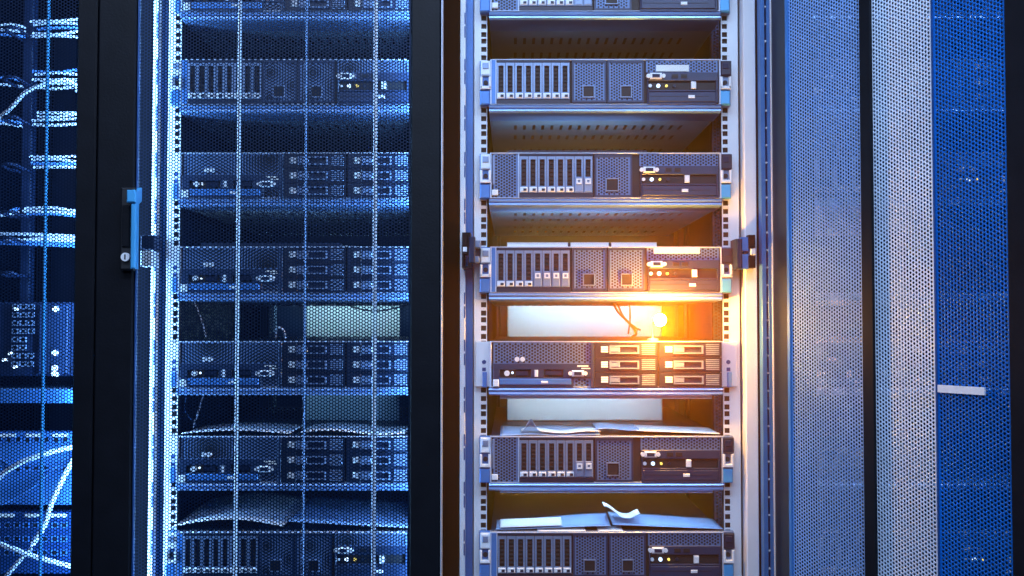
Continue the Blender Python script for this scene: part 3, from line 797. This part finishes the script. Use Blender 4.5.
cable([(276, 338, .02), (277, 328, .0), (283, 329, .0), (286, 338, .02)], .0022, 'cable', 'small pale cable loop on top of a server behind the mesh door', gl)

# patch cables in the network cabinet
def bundle(py, x0, x1, n, th, sag, label, m='cable', y=.03, lean=0):
    for i in range(n):
        a = py + (i-(n-1)/2)*th + random.uniform(-.8, .8)
        dx = random.uniform(-6, 6)
        cable([(x0+dx, a+sag*.3+lean, y), (x0+(x1-x0)*.35, a+random.uniform(-1.5, 1.5), y-.012), (x0+(x1-x0)*.7, a+random.uniform(-1.5, 1.5), y-.006), (x1, a+sag, y+.01)],
              .0026+random.uniform(0, .0008), m if random.random() < .75 else 'bluecable', label, label)
bundle(29, 30, 96, 5, 4.0, 2, 'pale patch cable in the highest bundle behind the narrow mesh strip')
bundle(30, -30, 22, 3, 4.5, 2, 'pale patch cable running into the highest ring of the cable guide')
bundle(79, 32, 96, 5, 4.2, 1, 'pale patch cable in the bundle crossed by the big white loop')
bundle(82, -30, 20, 2, 5, 3, 'pale patch cable entering the guide ring beside the big white loop')
bundle(118, 30, 96, 4, 4.0, 3, 'pale patch cable in the bundle just under the big white loop')
bundle(122, -30, 20, 2, 4, 3, 'pale patch cable entering the guide ring under the big white loop')
bundle(163, 32, 96, 4, 3.4, -3, 'pale patch cable in the bundle level with the upper handle end')
bundle(212, 28, 96, 3, 3.2, -3, 'pale patch cable in the slanting bundle level with the lever handle')
bundle(213, -30, 18, 2, 3.2, -3, 'pale patch cable entering the guide ring level with the lever handle')
bundle(240, -30, 96, 5, 2.2, 3, 'pale patch cable in the long flat bundle above the network switch', lean=-2)
gw = 'white cables in the network cabinet'
cable([(-8, 122, .0), (8, 108, -.01), (22, 93, -.015), (42, 84, -.015), (62, 80, -.01), (72, 84, 0), (75, 92, .02)], .0042, 'cable', 'thick white cable in a big loop between the patch bundles', gw)
cable([(-6, 484, .0), (14, 468, -.01), (32, 459, -.015), (54, 452, -.012), (80, 446, .0)], .0050, 'cable', 'thick white cable arching over the patch panel', gw)
cable([(86, 440, .01), (66, 478, -.005), (54, 505, -.01), (48, 525, -.01), (36, 545, -.01)], .0052, 'cable', 'white cable dropping steeply across the patch panel', gw)
cable([(-8, 540, -.01), (18, 549, -.015), (40, 557, -.012), (90, 570, .0)], .0050, 'cable', 'white cable running diagonally below the patch panel ports', gw)
cable([(36, 548, -.012), (24, 560, -.012), (8, 580, -.01)], .0042, 'cable', 'white cable leaving the patch panel towards the floor', gw)
cable([(80, 448, .02), (50, 475, .01), (24, 496, .01), (-5, 508, .01)], .0018, 'bluecable', 'thin blue cable behind the steep white cable', gw)
cable([(-5, 455, .02), (30, 470, .01), (70, 466, .01), (90, 455, .01)], .0016, 'bluecable', 'thin blue cable sagging under the arching white cable', gw)

# vertical cable guide with rings
g = thing('cable_guide', 'vertical dark cable guide with rings among the patch bundles', 'cable guide', (X(25, .05), .05, Z(302, 0)))
MB().cbox(-.009, .009, -.004, .02, 0, .64, .002).build('guide_post', M['navy'], g)
for z in (.05, .115, .165, .255, .345, .42, .515, .60):
    MB().tube([(-.012, .0, z), (-.014, -.05, z), (-.010, -.075, z+.004), (.010, -.075, z+.004), (.014, -.05, z), (.012, 0, z)], .003, 6, 4).build('guide_ring', M['navy'], g)

# network switch and patch panel of that cabinet
def local_zx(px0, px1, py0, py1, y): return X(px0, y), X(px1, y), Z(py1, y), Z(py0, y)
x0, x1, z0, z1 = local_zx(-150, 96, 302, 376, .0)
sw = thing('network_switch', 'dark network switch with rows of bright ports above a blue shelf', 'switch', (0, 0, z0))
MB().cbox(x0, x1, -.0, .35, 0, z1-z0, .003).build('chassis', M['navy'], sw)
MB().cbox(X(40, 0), X(70, 0), -.006, .01, .004, z1-z0-.004, .002).build('status_panel', M['bezel'], sw)
for py in (309, 353, 368, 381):
    if py > 376: py = 374
    MB().cyl((X(55.5, -.01), -.010, Z(py, -.01)-z0), .0055, .012, 'y', 12).build('status_light', M['led'], sw)
pm = shared('swport', lambda: MB().ring(0, .012, 0, .010, .002, .010, .002, .008, -.006, .012).mesh('port', M['silver']))
ps = shared('swsock', lambda: MB().box(.002, .010, -.001, .004, .002, .008).mesh('socket', M['dark']))
for i in range(8):
    for c, px in enumerate((14, 21.5, 29)):
        if i in (4, 5) and c == 2: continue
        q = link('port', pm, sw, (X(px, 0), 0, z1-z0-.014-i*.0155)); link('socket', ps, q)
for px, py in ((16, 309), (11, 353.5), (16, 367), (5, 360)):
    MB().cyl((X(px, -.01), -.012, Z(py, -.01)-z0), .003, .012, 'y', 10).build('status_light', M['led'], sw)
x0, x1, z0, z1 = local_zx(-150, 96, 389, 396, -.01)
sh = thing('equipment_shelf', 'blue steel shelf carrying the dark network switch', 'shelf', (0, 0, z0))
MB().cbox(x0, x1, -.02, .40, 0, z1-z0, .003).build('shelf_plate', M['shelf'], sh)
MB().cbox(x0, x1, -.024, -.02, -.012, z1-z0, .001).build('shelf_lip', M['blue'], sh)
pp_i = 0
for (pa, pb, lab) in ((432, 505, 'pale blue patch panel crossed by the steep white cable'), (512, 574, 'blue patch panel with two dense rows of dark ports')):
    x0, x1, z0, z1 = local_zx(-150, 96, pa, pb, .02)
    t = thing('patch_panel', lab, 'patch panel', (0, 0, z0), 'patch panels')
    MB().cbox(x0, x1, .02, .05, 0, z1-z0, .002).build('face_plate', M['blue' if pa < 500 else 'deep'], t)
    prt = shared('ppport', lambda: MB().ring(0, .0120, 0, .0110, .0016, .0104, .0016, .0094, -.003, .006).mesh('port', M['blue']))
    pso = shared('ppsock', lambda: MB().box(.0016, .0104, -.0008, .003, .0016, .0094).mesh('socket', M['dark']))
    for r in range(3 if pa > 500 else 2):
        for i in range(10):
            zc = (z1-z0) - (.030 if pa > 500 else .020) - r*(.026 if pa > 500 else .055)
            q = link('port', prt, t, (X(-20+i*9.4, .02), .02, zc)); link('socket', pso, q)
    for i in range(3):
        MB().cbox(X(2+i*26, .02), X(18+i*26, .02), .018, .021, z1-z0-.010, z1-z0-.003, .0005).build('port_label', M['sticker'], t)

# ------------------------------------------------------------------ warm lamp added on the six-carrier server for the flare glow
lx = X(660, -.07); lz = Z(320, -.07)
lamp = thing('added_flare_lamp', 'small amber lamp added on the six-carrier server for the flare glow', 'lamp', (lx, 0, top_z(4)))
MB().cyl((0, .03, 0), .012, .005, 'z', 20, .010).build('added_lamp_base', M['silver'], lamp)
MB().tube([(0, .03, .004), (0, .028, .030), (0, .0, .044), (0, -.045, .040), (0, -.058, lz-top_z(4)+.004)], .0014, 8).build('added_lamp_neck', M['silver'], lamp, True)
MB().cyl((0, -.066, lz-top_z(4)), .0055, .012, 'y', 14, .004).build('socket', M['silver'], lamp)
MB().sphere((0, -.072, lz-top_z(4)), .011).build('added_bulb', M['added_bulb'], lamp, True)

# ------------------------------------------------------------------ orange haze added to carry the flare veil round the added lamp
hz = MB().box(-.128, .50, -.11, .95, .3, 2.2).build('added_haze', bpy.data.materials.new('added_haze'))
hm = hz.data.materials[0]; hm.use_nodes = True
nt = hm.node_tree; nt.nodes.clear()
vs_ = nt.nodes.new('ShaderNodeVolumeScatter'); vs_.inputs['Density'].default_value = 0.72; vs_.inputs['Anisotropy'].default_value = 0.0
vs_.inputs['Color'].default_value = (1, 0.38, 0.05, 1)
out = nt.nodes.new('ShaderNodeOutputMaterial'); nt.links.new(vs_.outputs[0], out.inputs['Volume'])
tag(hz, 'orange haze added to spread the flare glow round the added lamp', 'added_haze'); hz['kind'] = 'stuff'
